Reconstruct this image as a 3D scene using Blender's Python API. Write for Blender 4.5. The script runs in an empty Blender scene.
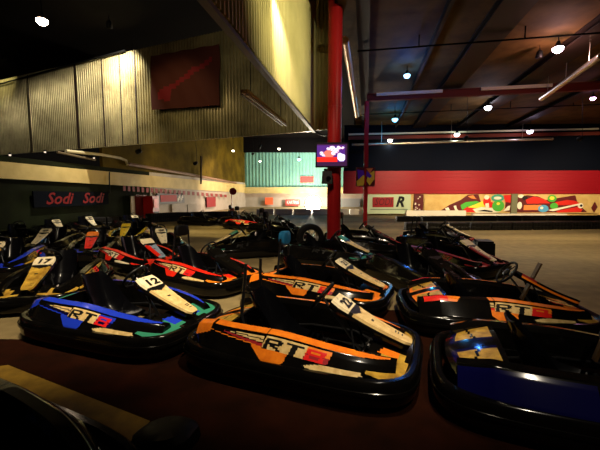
import bpy, bmesh, math, random
from mathutils import Vector, Matrix
random.seed(7)
D = bpy.data
scene = bpy.context.scene
COL = scene.collection
R = math.radians
F = 345.0
PITCH = math.atan(31/345)
CAMZ = 1.55

# ---------------------------------------------------------------- helpers
def ray(x, y):
    u = (x-300)/F; v = (225-y)/F
    return Vector((u, v*math.sin(PITCH)+math.cos(PITCH), v*math.cos(PITCH)-math.sin(PITCH)))
def at(x, y, z):
    d = ray(x, y); t = (z-CAMZ)/d.z
    return Vector((d.x*t, d.y*t, z))
def on_line(x, y, P0, dr):
    """point seen at pixel x,y on the vertical wall through P0 along dr"""
    d = ray(x, y); n = Vector((-dr[1], dr[0]))
    t = (n.x*P0[0]+n.y*P0[1])/(n.x*d.x+n.y*d.y)
    return Vector((d.x*t, d.y*t, CAMZ+d.z*t))

def mat(name, col, rough=.5, metal=0, emit=None, es=0, noise=None, spec=.2, coat=0, bump=0, nscale=4, trans=0):
    m = D.materials.new(name); m.use_nodes = True
    nt = m.node_tree; b = nt.nodes['Principled BSDF']
    b.inputs['Base Color'].default_value = (*col, 1)
    b.inputs['Roughness'].default_value = rough
    b.inputs['Metallic'].default_value = metal
    b.inputs['Specular IOR Level'].default_value = spec
    b.inputs['Coat Weight'].default_value = coat
    b.inputs['Transmission Weight'].default_value = trans
    if emit:
        b.inputs['Emission Color'].default_value = (*emit, 1)
        b.inputs['Emission Strength'].default_value = es
    if noise or bump:
        tc = nt.nodes.new('ShaderNodeTexCoord')
        n = nt.nodes.new('ShaderNodeTexNoise'); n.inputs['Scale'].default_value = nscale
        n.inputs['Detail'].default_value = 6; n.inputs['Roughness'].default_value = .6
        nt.links.new(tc.outputs['Object'], n.inputs['Vector'])
        if noise:
            r = nt.nodes.new('ShaderNodeValToRGB')
            r.color_ramp.elements[0].position = .35; r.color_ramp.elements[1].position = .68
            r.color_ramp.elements[0].color = (*noise, 1); r.color_ramp.elements[1].color = (*col, 1)
            nt.links.new(n.outputs['Fac'], r.inputs['Fac']); nt.links.new(r.outputs['Color'], b.inputs['Base Color'])
        if bump:
            bp = nt.nodes.new('ShaderNodeBump'); bp.inputs['Strength'].default_value = bump
            bp.inputs['Distance'].default_value = .02
            nt.links.new(n.outputs['Fac'], bp.inputs['Height']); nt.links.new(bp.outputs['Normal'], b.inputs['Normal'])
    return m

class MB:
    def __init__(s): s.v = []; s.f = []; s.m = []
    def add(s, vs, fs, mi=0):
        o = len(s.v); s.v += [tuple(v) for v in vs]
        for i, f in enumerate(fs):
            s.f.append(tuple(o+k for k in f)); s.m.append(mi[i] if isinstance(mi, list) else mi)
        return s
    def box(s, c, d, rot=0, mi=0, M=None, taper=1.0):
        hx, hy, hz = d[0]/2, d[1]/2, d[2]/2
        vs = []
        for z, t in ((-hz, 1), (hz, taper)):
            for x, y in ((-hx, -hy), (hx, -hy), (hx, hy), (-hx, hy)):
                p = Vector((x*t, y*t, z))
                if M: p = M @ p
                else: p = Matrix.Rotation(rot, 3, 'Z') @ p
                vs.append(p+Vector(c))
        s.add(vs, [(3,2,1,0), (4,5,6,7), (0,1,5,4), (1,2,6,5), (2,3,7,6), (3,0,4,7)], mi); return s
    def bar(s, a, b, w, h, mi=0):
        a = Vector(a); b = Vector(b); d = (b-a); L = d.length; d.normalize()
        side = d.cross(Vector((0,0,1)))
        if side.length < 1e-3: side = Vector((1,0,0))
        side.normalize(); up = side.cross(d)
        vs = []
        for p in (a, b):
            for x, y in ((-1,-1), (1,-1), (1,1), (-1,1)):
                vs.append(p+side*x*w/2+up*y*h/2)
        s.add(vs, [(3,2,1,0), (4,5,6,7), (0,1,5,4), (1,2,6,5), (2,3,7,6), (3,0,4,7)], mi); return s
    def tube(s, pts, r, n=8, mi=0, closed=False, ell=None):
        pts = [Vector(p) for p in pts]; N = len(pts); base = len(s.v); vs = []
        prev = None
        for i, p in enumerate(pts):
            if closed: d = pts[(i+1) % N]-pts[i-1]
            else: d = pts[min(i+1, N-1)]-pts[max(i-1, 0)]
            d.normalize()
            if ell:      # horizontal path with fixed up axis: (half width, half height)
                a = d.cross(Vector((0,0,1))).normalized(); b = Vector((0,0,1))
                for k in range(n):
                    t = 2*math.pi*k/n; ct, st = math.cos(t), math.sin(t)
                    e = .6
                    vs.append(p+a*ell[0]*math.copysign(abs(ct)**e, ct)+b*ell[1]*math.copysign(abs(st)**e, st))
                continue
            if prev is None:
                a = d.cross(Vector((0,0,1)))
                if a.length < .05: a = d.cross(Vector((1,0,0)))
                a.normalize()
            else:
                a = prev-d*prev.dot(d); a.normalize()
            prev = a; b = d.cross(a)
            rr = r[i] if isinstance(r, (list, tuple)) else r
            for k in range(n):
                t = 2*math.pi*k/n
                vs.append(p+a*rr*math.cos(t)+b*rr*math.sin(t))
        fs = []
        for i in range(N if closed else N-1):
            j = (i+1) % N
            for k in range(n):
                l = (k+1) % n
                fs.append((i*n+k, i*n+l, j*n+l, j*n+k))
        if not closed:
            fs.append(tuple(range(n-1, -1, -1))); fs.append(tuple((N-1)*n+k for k in range(n)))
        s.add(vs, fs, mi); return s
    def lathe(s, prof, c, axis='Z', n=24, mi=0, M=None):
        vs = []
        for r, h in prof:
            for k in range(n):
                t = 2*math.pi*k/n
                if axis == 'Z': p = Vector((r*math.cos(t), r*math.sin(t), h))
                elif axis == 'Y': p = Vector((r*math.cos(t), h, r*math.sin(t)))
                else: p = Vector((h, r*math.cos(t), r*math.sin(t)))
                if M: p = M @ p
                vs.append(p+Vector(c))
        fs = []
        for i in range(len(prof)-1):
            for k in range(n):
                l = (k+1) % n
                fs.append((i*n+k, i*n+l, (i+1)*n+l, (i+1)*n+k))
        ring = prof[0] == prof[-1]
        if prof[0][0] > 1e-4 and not ring: fs.append(tuple(range(n-1, -1, -1)))
        if prof[-1][0] > 1e-4 and not ring: fs.append(tuple((len(prof)-1)*n+k for k in range(n)))
        s.add(vs, fs, mi); return s
    def torus(s, c, Rr, r, M, n=28, k=8, mi=0):
        pts = [M @ Vector((Rr*math.cos(2*math.pi*i/n), Rr*math.sin(2*math.pi*i/n), 0))+Vector(c) for i in range(n)]
        return s.tube(pts, r, k, mi, closed=True)
    def grid(s, P, nu, nv, mf, th=None, wrap=False):
        """surface P(u,v) coloured by mf(u,v); th = backing offset vector function for thickness"""
        vs = [P(i/nu, j/nv) for i in range(nu+1) for j in range(nv+1)]
        W = nv+1
        fs = []; ms = []
        for i in range(nu):
            for j in range(nv):
                fs.append((i*W+j, (i+1)*W+j, (i+1)*W+j+1, i*W+j+1)); ms.append(mf((i+.5)/nu, (j+.5)/nv))
        if th is not None:
            o = len(vs); vs += [Vector(v)+Vector(th) for v in vs[:o]]
            fs.append(None); fs.pop()
            ring = [i*W for i in range(nu+1)]+[nu*W+j for j in range(1, nv+1)]+[i*W+nv for i in range(nu-1, -1, -1)]+[j for j in range(nv-1, 0, -1)]
            for a in range(len(ring)):
                b = (a+1) % len(ring)
                fs.append((ring[b], ring[a], ring[a]+o, ring[b]+o)); ms.append(0)
            for i in range(nu):
                for j in range(nv):
                    fs.append((o+i*W+j, o+i*W+j+1, o+(i+1)*W+j+1, o+(i+1)*W+j)); ms.append(0)
        s.add(vs, fs, ms); return s
    def mesh(s, name, mats, smooth=False, fix=True):
        me = D.meshes.new(name); me.from_pydata(s.v, [], s.f)
        for m in (mats if isinstance(mats, (list, tuple)) else [mats]): me.materials.append(m)
        me.polygons.foreach_set('material_index', s.m)
        if fix:
            bm = bmesh.new(); bm.from_mesh(me); bmesh.ops.recalc_face_normals(bm, faces=bm.faces); bm.to_mesh(me); bm.free()
        if smooth:
            me.shade_smooth()
            try: me.set_sharp_from_angle(angle=R(38))
            except Exception: pass
        me.update(); return me

def ob(name, me, parent=None, loc=(0,0,0), rz=0, **kw):
    o = D.objects.new(name, me); COL.objects.link(o); o.location = loc; o.rotation_euler = (0,0,rz)
    if parent: o.parent = parent
    for k, v in kw.items(): o[k] = v
    return o
def empty(name, label, cat, loc, rz=0, group=None):
    o = D.objects.new(name, None); COL.objects.link(o); o.location = loc; o.rotation_euler = (0,0,rz)
    o.empty_display_size = .1
    o['label'] = label; o['category'] = cat
    if group: o['group'] = group
    return o
def struct(name, mb, m, smooth=False): return ob(name, mb.mesh(name, m, smooth), kind='structure')

def text_mb(body, size, shear=0, P=None, mi=0, mb=None, ax=None, ay=None, o=(0,0,0), ext=.0, width=None, bold=0):
    """text as filled geometry laid on axes ax, ay from origin o (centred)"""
    cu = D.curves.new('lettering', 'FONT'); cu.body = body; cu.size = size; cu.shear = shear
    cu.align_x = 'CENTER'; cu.align_y = 'CENTER'; cu.resolution_u = 2; cu.offset = bold*size
    to = D.objects.new('lettering', cu); COL.objects.link(to)
    dg = bpy.context.evaluated_depsgraph_get(); me = D.meshes.new_from_object(to.evaluated_get(dg))
    vs = [v.co.copy() for v in me.vertices]; fs = [tuple(p.vertices) for p in me.polygons]
    D.objects.remove(to); D.meshes.remove(me); D.curves.remove(cu)
    if width and vs:
        w = max(v.x for v in vs)-min(v.x for v in vs); k = width/w
        for v in vs: v.x *= k
    ax = Vector(ax); ay = Vector(ay); o = Vector(o)
    mb.add([o+ax*v.x+ay*v.y for v in vs], fs, mi)
    return mb

# ---------------------------------------------------------------- materials
M_black = mat('black_plastic', (.0020,.0018,.0018), .12, spec=.32, noise=(.0035,.003,.0025), nscale=9)
M_matte = mat('matte_black', (.003,.003,.003), .5, spec=.2)
M_tube = mat('black_steel_tube', (.018,.018,.02), .32, metal=.6)
M_steel = mat('bright_steel', (.55,.53,.5), .3, metal=1)
M_engine = mat('engine_alloy', (.035,.035,.035), .5, metal=.6)
M_rubber = mat('tire_rubber', (.005,.0045,.0045), .6, spec=.2)
M_seat = mat('seat_shell', (.002,.002,.003), .22, spec=.3)
M_rim = mat('rim_metal', (.16,.15,.14), .35, metal=.7)
M_cream = mat('cream_sticker', (.80,.60,.27), .42, noise=(.55,.36,.13), nscale=16)
M_white = mat('white_sticker', (.86,.76,.52), .4, noise=(.74,.6,.36), nscale=12)
M_orange = mat('orange_sticker', (.90,.24,.012), .38, noise=(.72,.15,.008), nscale=14)
M_red = mat('red_sticker', (.78,.022,.008), .36, noise=(.6,.014,.006), nscale=14)
M_blue = mat('blue_sticker', (.012,.04,.55), .26, coat=.4)
M_navy = mat('dark_blue_body', (.003,.003,.050), .13, spec=.4, coat=.3)
M_yellow = mat('yellow_sticker', (.85,.58,.02), .4)
M_green = mat('green_sticker', (.03,.22,.13), .4)
M_gold = mat('worn_gold_sticker', (.62,.38,.05), .4, noise=(.25,.13,.015), nscale=11)
M_ink = mat('black_ink', (.004,.004,.004), .4)
M_inkred = mat('red_ink', (.7,.012,.012), .4)
M_maroon = mat('maroon_sticker', (.30,.015,.02), .4)
M_pad_blue = mat('blue_pad', (.01,.11,.24), .6)
M_visor = mat('grey_clear_plastic', (.25,.33,.42), .15, spec=.6)

# ---------------------------------------------------------------- kart
FONT = {'R': ["11110","10001","10001","11110","10100","10010","10001"],
        'T': ["11111","00100","00100","00100","00100","00100","00100"],
        '8': ["11111","10001","10001","01110","10001","10001","11111"]}
def glyph(x, y):
    """x over three letters 0..1, y top 0..bottom 1 -> 0 none, 1 ink, 2 red"""
    if not (0 <= x < 1 and 0 <= y < 1): return 0
    i = int(x*3); fx = (x*3-i)/.86
    if fx >= 1: return 0
    c = 'RT8'[i]
    for dx in (-.055, 0, .055):
        for dy in (-.035, 0, .035):
            X = fx+dx; Y = y+dy
            if 0 <= X < 1 and 0 <= Y < 1 and FONT[c][int(Y*7)][int(X*5)] == '1': return 2 if c == '8' else 1
    return 0

def pod_mesh(var, side):
    # slots: 0 black, 1 primary, 2 secondary, 3 ink, 4 letter red, 5 accent
    def zt(u): return .30+.15*math.sin(math.pi*min(1, max(0, (1-u)*1.15+.06))**.8 * .5) if u > .5 else .42+.03*math.sin(math.pi*u)
    def P(u, v):
        x = -.93+1.76*u
        e = 1-.20*abs(2*u-1.0)**4 - (.10*max(0, u-.7)/.3)
        z0 = .435-.13*max(0, (u-.45)/.55)**1.4-.05*max(0, (.12-u)/.12)
        yi = .385*e; yo = .635*e
        prof = [(0, -.05), (.06, .0), (.30, -.012), (.42, -.045), (.85, -.17), (1, -.21)]
        yy = [0, .10, .42, .55, .93, 1.0]
        for k in range(5):
            if v <= prof[k+1][0]+1e-9:
                t = (v-prof[k][0])/(prof[k+1][0]-prof[k][0])
                y = yi+(yo-yi)*(yy[k]+(yy[k+1]-yy[k])*t); z = z0+(prof[k][1]+(prof[k+1][1]-prof[k][1])*t)*(1-.25*max(0, u-.6)/.4)
                break
        return Vector((x, -side*y if False else side*y, z))
    def mf(u, v):
        if var.get('solid'): return 1 if .34 < v < .90 and abs(u-.43) > .006 and u < .97 else 0
        sh = .12*(.5-v)                                    # italic slant
        if side < 0: gx = (u-.43-sh*.5)/.30
        else: gx = (.73-u-sh*.5)/.30
        g = glyph(gx, (v-.385)/.235)
        if .42 < u < .745 and .34 < v < .66:
            if g == 1: return 3
            if g == 2: return 4
            if v < .64 and abs(gx-.5) < .52:
                return (1 if v < .50 else 5) if gx*3 > 1.97 else 2
        if var.get('gap') and u < .40:
            if .03 < u < .24 and .10 < v < .40 and u < .25-.12*(v-.1): return 1 if u > .17 else 6
            return 0
        # long upper stripe
        lo = .07+.05*max(0, (u-.8)/.2); hi = .31-.10*max(0, (u-.85)/.15)
        if .13 < u < .975 and lo < v < hi:
            if u > .9 and v > .2 and (u-.9)*2.4 > (.33-v): return 0
            if abs(u-.43) < .004: return 3
            return 1
        if .005 < u < .115 and .06 < v < .60-.9*u: return 1
        # streaks behind the lettering
        if .20 < u < .42:
            t = (u-.20)/.22
            if .36 < v < .38+.13*t:
                return 3 if abs(v-(.37+.07*t)) < .012 else 2
            if .40+.13*t < v < .43+.17*t: return 5
        # swoosh that ends in a rounded fin under the lettering
        if .10 < u < .545:
            t = (u-.10)/.445
            up = .43+.20*t; dn = .445+.22*t
            if u > .36: dn = up+.02+.34*math.sin(min(1, (u-.36)/.12)*math.pi/2)*(1-max(0, (u-.47)/.075)**2)**.5 if u < .545 else up
            if up < v < dn: return 1
        # front leaf
        lu = (u-.62)/.335
        if 0 < lu < 1:
            c = .76-.10*lu; w = .12*math.sin(math.pi*min(1, lu*1.0)**.8)
            if abs(v-c) < w and v > .655: return 2 if abs(v-c) < w-.02 and lu < .82 else (1 if lu >= .82 else 3)
        return 0
    mb = MB()
    mb.grid(P, 190, 46, mf)
    # closing underside
    n = 24
    rows = []
    for i in range(n+1):
        u = i/n; a = P(u, 0); b = P(u, 1)
        rows.append([b, Vector((b.x, b.y*.96, .14)), Vector((a.x, a.y, .14)), a])
    vs = [p for r in rows for p in r]
    fs = [(i*4+k, i*4+k+1, (i+1)*4+k+1, (i+1)*4+k) for i in range(n) for k in range(3)]
    mb.add(vs, fs, 0)
    for u in (0, 1):
        ring = [P(u, j/46) for j in range(47)]
        b = ring[-1]; a = ring[0]
        ring += [Vector((b.x, b.y*.96, .14)), Vector((a.x, a.y, .14))]
        mb.add(ring, [tuple(range(len(ring)))], 1 if u == 0 and var.get('tail') else 0)
    me = mb.mesh('side_pod', [M_black, var['p'], var['s'], M_ink, M_black if var['s'] == M_black else M_inkred, var['a'], M_red], fix=False)
    me.shade_smooth()
    try: me.set_sharp_from_angle(angle=R(30))
    except Exception: pass
    return me

def panel_mesh(var):
    # the sloping front panel: wide at the top by the wheel, narrow at the toe
    def P(u, v):
        t = v*2-1
        w = (.160-.088*u)*(.82+.18*min(1, u*9+.0))*(1-.35*max(0, (u-.94)/.06))
        x = .26+.655*u; z = .645-.31*u-.02*math.sin(math.pi*u)
        drop = .04*max(0, abs(t)-.82)/.18
        return Vector((x-drop*.5, w*t, z-drop))
    def mf(u, v):
        t = v*2-1
        if abs(t) > .93: return 0 if not var.get('edge') else 4
        if .235 < u < .275+.07*(1-abs(t)): return 1 if abs(t) < .9 else 0   # black wedge under the plate
        if (u-.50)**2*8+(t*.1)**2 < .0008: return 1
        if .78 < u < .90 and t > .05 and ((int(u*50) % 2) and abs(t-.4) < .28): return 1
        if u < .235: return 2
        if u > .90: return 3
        if var.get('tri') and u > .30 and t < -.2-.5*(.6-u): return 4
        return 2 if u < .28 else 3
    mb = MB(); mb.grid(P, 60, 22, mf, th=(-.012,0,-.022))
    # digits lie on the top of the panel, read from the front of the kart
    e1 = Vector((0,1,0)); a = P(.13, .5); b = P(.05, .5); e2 = (b-a).normalized()
    nrm = Vector((0,1,0)).cross(e2)*1
    if nrm.z < 0: nrm = -nrm
    txt = var.get('num')
    if txt:
        text_mb(txt, .135, .10, mi=1, mb=mb, ax=e1, ay=e2, o=P(.145, .5)+nrm*.006, width=.16, bold=.035)
        text_mb('n°', .04, 0, mi=1, mb=mb, ax=e1, ay=e2, o=P(.035, .38)+nrm*.005)
    return mb.mesh('front_panel', [M_black, M_ink, var['n1'], var['n2'], var.get('n3', var['p'])], smooth=False, fix=False)

def nose_mesh(var):
    def P(u, v):
        a = v*2-1
        x = .60+.33*u*(1-.16*a*a)
        return Vector((x, .52*a, .315-.075*u-.05*a*a*(1-.3*u)))
    def mf(u, v):
        a = v*2-1
        A = abs(a)
        if A > .40 and .10 < u < .97 and A < .985:
            if u < .30 and A < .55: return 0
            return 1
        if .20 < A < .40 and .2+.6*(.4-A) < u < .85: return 2 if u < .72 else 1
        return 0
    mb = MB(); mb.grid(P, 20, 60, mf, th=(-.01,0,-.09))
    return mb.mesh('nose_cone', [M_black, var['g'], var['p']], smooth=True, fix=False)

def rear_mesh(var):
    def PR(u, v):
        a = u*2-1; return Vector((-.60-.39*v*(1-.20*a*a), .43*a, .415-.07*v-.05*v*v-.02*a*a))
    def mf(u, v):
        a = abs(u*2-1)
        if .16 < a < .93 and .12 < v < .90:
            if v > .80 or (a < .24): return 2
            if abs(v-.35-.3*a) < .03: return 0
            return 1
        return 0
    mb = MB(); mb.grid(PR, 40, 20, mf, th=(0,0,-.10))
    return mb.mesh('rear_cover', [M_black, var['g'], var['p']], True, fix=False)

_shared = {}
def shared():
    if _shared: return _shared
    S = _shared
    # wrap-around bumper
    n = 72; pts = []
    for i in range(n):
        t = 2*math.pi*i/n; c, s = math.cos(t), math.sin(t); e = 2/4.6
        pts.append((-.05+1.0*math.copysign(abs(c)**e, c), .615*math.copysign(abs(s)**e, s), .155))
    mb = MB(); mb.tube(pts, 0, 14, closed=True, ell=(.042, .10))
    S['bumper'] = mb.mesh('bumper', M_black, True)
    mb = MB(); mb.tube([((x+.05)*1.045-.05, y*1.072, .165) for x, y, z in pts], 0, 8, closed=True, ell=(.006, .018))
    S['bumper_strip'] = mb.mesh('bumper_strip', M_black, True)
    mb = MB()
    for s in (-1, 1):
        mb.tube([(-.86, .30*s, .12), (-.3, .33*s, .10), (.3, .27*s, .10), (.86, .2*s, .12)], .016)
        mb.tube([(-.5, .3*s, .16), (-.1, .37*s, .20), (.35, .37*s, .20), (.6, .27*s, .15)], .013)
    for x in (-.84, -.35, .1, .45, .84): mb.tube([(x, -.3, .105), (x, .3, .105)], .015)
    mb.tube([(-.6, -.55, .14), (-.6, .55, .14)], .02)
    S['chassis_frame'] = mb.mesh('chassis_frame', M_tube, True)
    mb = MB(); mb.box((.42, 0, .075), (.85, .5, .012))
    mb.box((.82, 0, .14), (.02, .42, .12))
    S['floor_pan'] = mb.mesh('floor_pan', M_matte)
    for nm, r, w in (('rear', .14, .19), ('front', .13, .12)):
        h = w/2
        mb = MB(); mb.lathe([(r*.55, -h), (r*.88, -h), (r*.98, -h*.8), (r, -h*.4), (r, h*.4), (r*.98, h*.8), (r*.88, h), (r*.55, h), (r*.52, h*.5), (r*.52, -h*.5), (r*.55, -h)], (0,0,0), 'Y', 24)
        S['tire_'+nm] = mb.mesh('tire', M_rubber, True)
        mb = MB(); mb.lathe([(.02, -h*.9), (.04, -h*.7), (r*.2, -h*.4), (r*.5, -h*.8), (r*.56, -h*.95), (r*.56, h*.95), (r*.5, h*.8), (r*.2, h*.4), (.02, h*.9)], (0,0,0), 'Y', 18)
        S['rim_'+nm] = mb.mesh('rim', M_rim, True)
    # seat bucket
    prof = [(.10, .17), (-.02, .12), (-.18, .095), (-.32, .12), (-.41, .22), (-.47, .36), (-.52, .50), (-.56, .62)]
    W = [.17, .19, .20, .205, .20, .195, .175, .13]; H = [.03, .09, .15, .21, .22, .19, .12, .03]
    def PS(u, v):
        k = min(6, int(u*7)); t = u*7-k
        x = prof[k][0]*(1-t)+prof[k+1][0]*t; z = prof[k][1]*(1-t)+prof[k+1][1]*t
        w = W[k]*(1-t)+W[k+1]*t; h = H[k]*(1-t)+H[k+1]*t
        dx = prof[k+1][0]-prof[k][0]; dz = prof[k+1][1]-prof[k][1]; l = math.hypot(dx, dz)
        nx, nz = dz/l, -dx/l
        a = v*2-1; q = abs(a)**3*h
        return Vector((x+nx*q*.75, w*math.copysign(abs(a)**.8, a), z+nz*q))
    mb = MB(); mb.grid(PS, 21, 18, lambda u, v: 0, th=(-.012,0,-.012))
    S['seat'] = mb.mesh('seat', M_seat, True, fix=False)
    mb = MB()
    for s in (-1, 1):
        mb.tube([(-.30, .25*s, .12), (-.52, .235*s, .22), (-.60, .19*s, .42), (-.585, .15*s, .75), (-.575, .145*s, .90)], .016)
    mb.tube([(-.60, -.19, .42), (-.60, .19, .42)], .012)
    S['roll_bar'] = mb.mesh('roll_bar', M_tube, True)
    # headrest pad
    mb = MB()
    ring = []
    for i in range(24):
        t = 2*math.pi*i/24; c, s = math.cos(t), math.sin(t); ring.append((.135*math.copysign(abs(c)**.6, c), .10*math.copysign(abs(s)**.6, s)))
    vs = []
    for xo, k in ((-.62, .85), (-.61, 1), (-.55, 1), (-.535, .85)):
        for y, z in ring: vs.append((xo, y*k, .90+z*k))
    fs = [(i*24+k, i*24+(k+1) % 24, (i+1)*24+(k+1) % 24, (i+1)*24+k) for i in range(3) for k in range(24)]
    fs += [tuple(range(23, -1, -1)), tuple(range(72, 96))]
    mb.add(vs, fs)
    S['headrest'] = mb.mesh('headrest', M_matte, True)
    S['headrest_blue'] = mb.mesh('headrest', M_pad_blue, True)
    # engine behind the seat
    mb = MB(); mb.box((-.74, -.13, .20), (.2, .24, .18)); mb.box((-.74, .13, .19), (.18, .2, .14))
    mb.lathe([(.05, 0), (.05, .02), (.04, .03)], (-.66, -.13, .29), 'Z', 16)
    mb.tube([(-.68, .05, .2), (-.66, .2, .22), (-.7, .30, .2), (-.82, .32, .18)], .025)
    S['engine'] = mb.mesh('engine', M_engine, True)
    mb = MB()
    for k in range(7): mb.box((-.70, -.13, .20+k*.012), (.25, .27, .006))
    S['cooling_fins'] = mb.mesh('cooling_fins', M_engine)
    # steering
    tilt = Matrix.Rotation(R(-52), 3, 'Y')
    c = Vector((.13, 0, .63))
    mb = MB(); mb.torus(c, .145, .014, tilt)
    for a in (90, 210, 330):
        e = tilt @ Vector((.14*math.cos(R(a)), .14*math.sin(R(a)), 0)); mb.bar(c+e*.15, c+e, .022, .008)
    S['steering_wheel'] = mb.mesh('steering_wheel', M_matte, True)
    mb = MB(); mb.lathe([(.045, -.012), (.045, .012), (.03, .018)], c, 'Z', 14, M=tilt)
    S['hub'] = mb.mesh('hub', M_tube, True)
    mb = MB(); mb.tube([c, (.50, 0, .16)], .012); mb.tube([(.5, -.42, .14), (.5, 0, .16), (.5, .42, .14)], .01)
    S['steering_column'] = mb.mesh('steering_column', M_steel, True)
    mb = MB()
    for s in (-1, 1):
        mb.tube([(.60, .1*s, .10), (.63, .13*s, .20), (.62, .16*s, .25)], .01); mb.box((.61, .17*s, .25), (.012, .06, .05))
    S['pedal_set'] = mb.mesh('pedal_set', M_steel, True)
    mb = MB()
    mb.tube([(.34, -.1, .58), (.42, -.1, .42), (.5, -.2, .12)], .01); mb.tube([(.34, .1, .58), (.42, .1, .42), (.5, .2, .12)], .01)
    S['panel_bracket'] = mb.mesh('panel_bracket', M_tube, True)
    mb = MB(); mb.box((-.05, -.27, .22), (.26, .12, .2)); mb.lathe([(.03, 0), (.03, .03)], (-.05, -.27, .32), 'Z', 12)
    S['fuel_tank'] = mb.mesh('fuel_tank', M_matte)
    return S

_vc = {}
def kart(vname, x, y, hd, label, group=None, headrest='black'):
    S = shared(); var = VAR[vname]
    if vname not in _vc:
        _vc[vname] = (pod_mesh(var, -1), pod_mesh(var, 1), panel_mesh(var), nose_mesh(var), rear_mesh(var))
    pr, pl, pn, ns, rc = _vc[vname]
    t = empty('go_kart', label, 'go-kart', (x, y, 0), R(hd), group)
    b = ob('bumper', S['bumper'], t); ob('bumper_strip', S['bumper_strip'], b)
    ob('chassis_frame', S['chassis_frame'], t); ob('floor_pan', S['floor_pan'], t)
    for wx, wy, k in ((-.60, .47, 'rear'), (-.60, -.47, 'rear'), (.50, .44, 'front'), (.50, -.44, 'front')):
        r = .14 if k == 'rear' else .13
        w = ob('tire', S['tire_'+k], t, (wx, wy, r)); ob('rim', S['rim_'+k], w)
    ob('seat', S['seat'], t)
    if headrest:
        rb = ob('roll_bar', S['roll_bar'], t)
        if headrest == 'blue': ob('headrest', S['headrest_blue'], rb, label='blue padded headrest')
        elif headrest == 'black': ob('headrest', S['headrest'], rb)
    e = ob('engine', S['engine'], t); ob('cooling_fins', S['cooling_fins'], e)
    w = ob('steering_wheel', S['steering_wheel'], t); ob('hub', S['hub'], w)
    ob('steering_column', S['steering_column'], t); ob('pedal_set', S['pedal_set'], t)
    ob('panel_bracket', S['panel_bracket'], t); ob('fuel_tank', S['fuel_tank'], t); ob('rear_cover', rc, t)
    ob('side_pod', pr, t); ob('side_pod', pl, t)
    ob('front_panel', pn, t); ob('nose_cone', ns, t)
    return t

VAR = {
 'orange22': dict(p=M_orange, s=M_cream, a=M_maroon, n1=M_white, n2=M_cream, g=M_gold, num='22', tail=1),
 'orange21': dict(p=M_orange, s=M_cream, a=M_maroon, n1=M_white, n2=M_cream, g=M_orange, num='21'),
 'blue12':   dict(p=M_blue, s=M_cream, a=M_navy, n1=M_white, n2=M_cream, g=M_green, num='12'),
 'red':      dict(p=M_red, s=M_cream, a=M_maroon, n1=M_black, n2=M_black, g=M_orange, num=None),
 'redwhite': dict(p=M_red, s=M_white, a=M_maroon, n1=M_white, n2=M_visor, g=M_red, num=None, n3=M_red, tri=1),
 'orangedk': dict(gap=1, p=M_orange, s=M_cream, a=M_red, n1=M_maroon, n2=M_black, g=M_gold, num=None, n3=M_orange, edge=1),
 'navy':     dict(p=M_navy, s=M_navy, a=M_navy, solid=1, n1=M_black, n2=M_black, g=M_gold, num=None),
 'cream':    dict(p=M_black, s=M_gold, a=M_black, n1=M_white, n2=M_gold, g=M_gold, num='17'),
 'bluecream': dict(p=M_blue, s=M_gold, a=M_navy, n1=M_white, n2=M_gold, g=M_blue, num='8'),
 'white':    dict(p=M_black, s=M_black, a=M_black, n1=M_white, n2=M_white, g=M_black, num='9'),
 'fire':     dict(p=M_black, s=M_black, a=M_black, n1=M_orange, n2=M_red, g=M_blue, num=None),
 'yellow':   dict(p=M_yellow, s=M_cream, a=M_black, n1=M_yellow, n2=M_yellow, g=M_yellow, num=None),
 'green':    dict(p=M_black, s=M_black, a=M_black, n1=M_green, n2=M_cream, g=M_green, num=None),
 'dark':     dict(p=M_black, s=M_black, a=M_black, n1=M_black, n2=M_black, g=M_black, num=None),
 'maroon':   dict(p=M_maroon, s=M_black, a=M_maroon, n1=M_white, n2=M_white, g=M_maroon, num=None, n3=M_maroon, tri=1),
}
G1 = 'go-karts parked on the left side'; G2 = 'go-karts parked in the right cluster'; G3 = 'go-karts far away on the track'
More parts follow.
